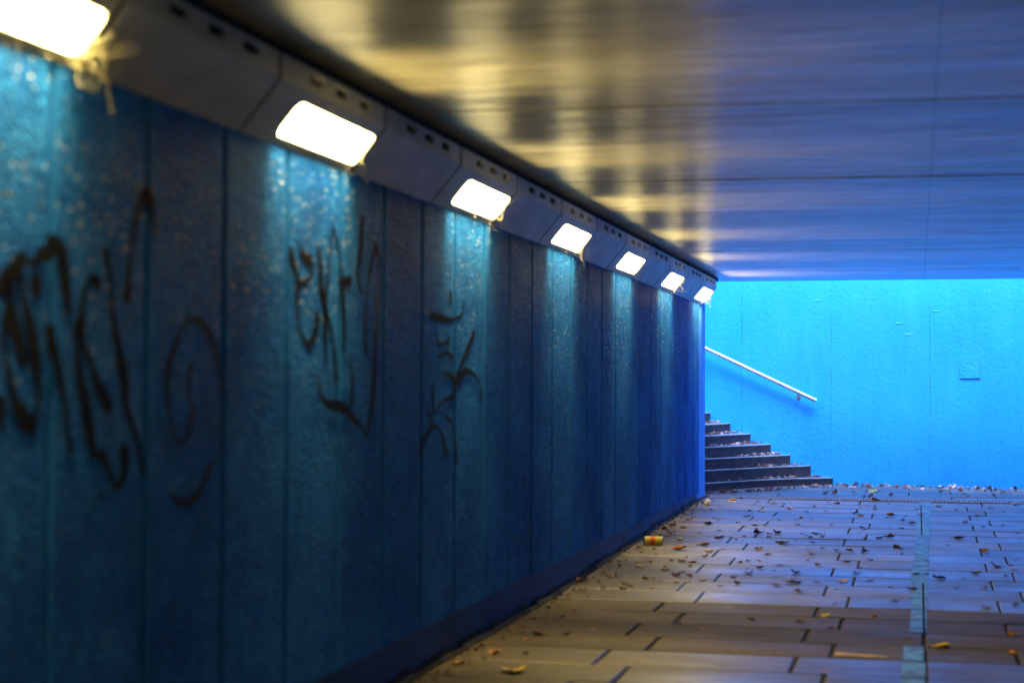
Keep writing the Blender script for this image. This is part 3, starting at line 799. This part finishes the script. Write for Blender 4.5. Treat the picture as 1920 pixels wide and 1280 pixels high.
KN = [(1326,983),(1400,968),(1384,980),(1415,985),(1310,1000),(1350,1010),(1380,1012),(1395,1005),(1440,1008),(1463,975),(1495,984),(1560,983),(1500,972),(1524,1018),(1568,1033),(1591,1033),(1668,1008),(1648,1009),(1683,1025),(1690,991),(1672,967),(1830,968),(1727,965),(1777,1022),(1845,1035),(1870,1063),(1886,1080),(1830,1075),(1420,1031),(1405,1075),(1425,1052),(1450,1070),(1493,1075),(1530,1092),(1580,1090),(1606,1075),(1631,1090),(1320,1090),(1350,1100),(1250,1070),(1225,1085),(1240,1090),(1268,1080),(1245,992),(1260,985),(1290,975),(1250,1005),(1350,975),(1420,1000),(1330,1035),(1355,1030),(1365,1024),(1440,1040),(1470,1020),(1460,1000),(1512,1004),(1540,1006),(1520,1038),(1460,1060),(1425,1065),(1500,1110),(1455,1098),(1760,1085),(1850,1102),(1793,1102),(1680,1127),(1720,1040),(1800,1010),(1905,1000),(1880,985),(1370,940),(1390,935),(1450,945),(1480,955),(1530,950),(1570,945),(1600,962),(1615,968),(1720,955),(1760,950),(1860,952),(1150,1040),(1120,1065),(1090,1090),(1140,1080),(1170,1095),(1180,1100),(1050,1140),(1000,1160),(980,1175),(1010,1190),(990,1200),(945,1205),(1060,1190),(1110,1180),(880,1220),(930,1225),(860,1245),(840,1262),(1470,1150),(1500,1165),(1560,1180),(1640,1155),(1700,1195),(1850,1140),(1870,1178),(1900,1190),(1895,1225),(1410,1160),(1320,1180),(1275,1170)]
for px, py in KN:
    p = floor_pt(px + rng.uniform(-2, 2), py)
    near = py > 1130
    place_leaf(p.x, p.y, rng.uniform(.045, .085) * (.8 if near else 1), rng.randrange(6), M_lbrown if rng.random() < (.6 if near else .85) else M_lorange, rng.uniform(0, 6.28),
               LZ(p.x, p.y), G1, rx=rng.uniform(-.14, .14), ry=rng.uniform(-.14, .14))
for k in range(150):
    y = rng.uniform(12.4, 21.2) ** 1.0; x = -2.4 + 3.8 * rng.random() ** 1.35
    p = Vector((x, y, 0)); place_leaf(x, y, rng.uniform(.022, .055), rng.randrange(6), M_lbrown, rng.uniform(0, 6.28), LZ(p.x, p.y), G1, rx=rng.uniform(-.14, .14), ry=rng.uniform(-.14, .14))

# drifts of litter that nobody could count
def litter(name, pts, label, seed, smin=.05, smax=.11, mat=None):
    r = random.Random(seed); mb = MB()
    for (x, y, z) in pts:
        v, f = LV[r.randrange(6)]; s = r.uniform(smin, smax) * .8
        E = Matrix.Rotation(r.uniform(0, 6.28), 3, 'Z') @ Matrix.Rotation(r.uniform(-.6, .6), 3, 'X') @ Matrix.Rotation(r.uniform(-.5, .5), 3, 'Y')
        mb.add([E @ (Vector(q) * s) + Vector((x, y, z + .012)) for q in v], f)
    o = mb.build(name, mat or M_litter, smooth=True); tag(o, label, kind='stuff'); return o
r = random.Random(13); pts = []
for k in range(130):
    x = -1.1 + 3.2 * r.random(); y = wall_y(x) - .05 - abs(r.gauss(0, .24)); pts.append((x, y, floor_z(x, y)))
for k in range(45):
    x = -1.3 + 3.3 * r.random(); y = r.uniform(21.95, 24.2); pts.append((x, y, floor_z(x, y)))
for k in range(90):
    t = r.random() ** .8; x = -1.2 - 1.6 * t; y = 24.3 - 2.1 * t - .22 - abs(r.gauss(0, .08)); x += .1; pts.append((x, y, floor_z(x, y)))
litter('leaf_litter', pts, 'drift of pale and brown leaves along the foot of the blue wall and steps', 31, .04, .09)
pts = []
for k in range(6):
    C = catmull([Vector(c) for c in RC[k]], 4); D = catmull([Vector(c) for c in RC[k + 1]], 4)
    for q in range(44):
        i = r.randrange(len(C) - 4); t = .42 + .5 * r.random() ** .6
        c = C[i].lerp(D[i], t); pts.append((c.x, min(c.y, wall_y(c.x) - .03), TZ[k]))
litter('leaf_litter', pts, 'pink and brown leaves gathered on the stair treads', 32, .04, .08)
pts = []
for k in range(300):
    y = r.uniform(7.5, 21.3); x = W + .03 + abs(r.gauss(0, .13))
    if 15.6 < y < 16.5 and x < -2.3: continue
    pts.append((x, y, floor_z(x, y)))
litter('leaf_litter', pts, 'crumbled leaves and grit along the foot of the graffiti wall', 33, .015, .045, M_lbrown)

# ------------------------------------------------------------------ drink can and paper
p0 = floor_pt(1206, 1021); p1 = floor_pt(1244, 1021); rC = .040
c = (p0 + p1) / 2; dv = (p1 - p0); Lc = .19; dv.z = 0; dv.normalize()
can = empty('drink_can', (c.x, c.y, floor_z(c.x, c.y) + .003)); can.rotation_euler = (0, 0, math.atan2(dv.y, dv.x)); tag(can, 'yellow drink can with an orange band lying on its side by the wall', 'can')
def rev(prof, n, nm, mat):
    v = []; f = []
    for X, rad in prof:
        for k in range(n):
            a = 2 * math.pi * k / n; v.append((X, rad * math.cos(a), rC + rad * math.sin(a)))
    for i in range(len(prof) - 1):
        for k in range(n): f.append((i*n + k, i*n + (k+1) % n, (i+1)*n + (k+1) % n, (i+1)*n + k))
    return mesh(nm, v, f, mat, can, smooth=True)
h = Lc / 2
rev([(-h + .012, rC), (-.03, rC * .985), (0, rC * .96), (.03, rC * .99), (h - .012, rC)], 28, 'can_body', M_can)
rev([(-h + .012, rC), (-h, rC * .82), (-h + .004, rC * .78), (-h + .006, .0)], 28, 'lid', M_tin)
rev([(h - .012, rC), (h, rC * .80), (h - .006, rC * .72), (h - .008, .0)], 28, 'base', M_tin)
def crumple(name, px, py, sx, sy, sz, seed, label, cat):
    p = floor_pt(px, py); bm = bmesh.new(); bmesh.ops.create_icosphere(bm, subdivisions=3, radius=1); r = random.Random(seed)
    for v_ in bm.verts:
        v_.co *= r.uniform(.65, 1.15); v_.co = Vector((v_.co.x * sx, v_.co.y * sy, max(0, v_.co.z + .6) * sz))
    me = bpy.data.meshes.new(name); bm.to_mesh(me); bm.free(); me.materials.append(M_paper)
    o = bpy.data.objects.new(name, me); COL.objects.link(o); o.location = (p.x, p.y, floor_z(p.x, p.y) + .002); tag(o, label, cat)
crumple('crumpled_paper', 1326, 947, .042, .05, .05, 3, 'white ball of crumpled paper on the slabs by the wall corner', 'paper')
crumple('paper_scrap', 1373, 941, .05, .03, .010, 4, 'flat white paper scrap right of the crumpled ball', 'paper')
crumple('paper_scrap', 1429, 958, .03, .03, .010, 5, 'small pale paper scrap on the blue slabs, farther from the wall corner', 'paper')
crumple('paper_scrap', 1275, 1011, .03, .04, .012, 6, 'grey white paper scrap right of the drink can', 'paper')
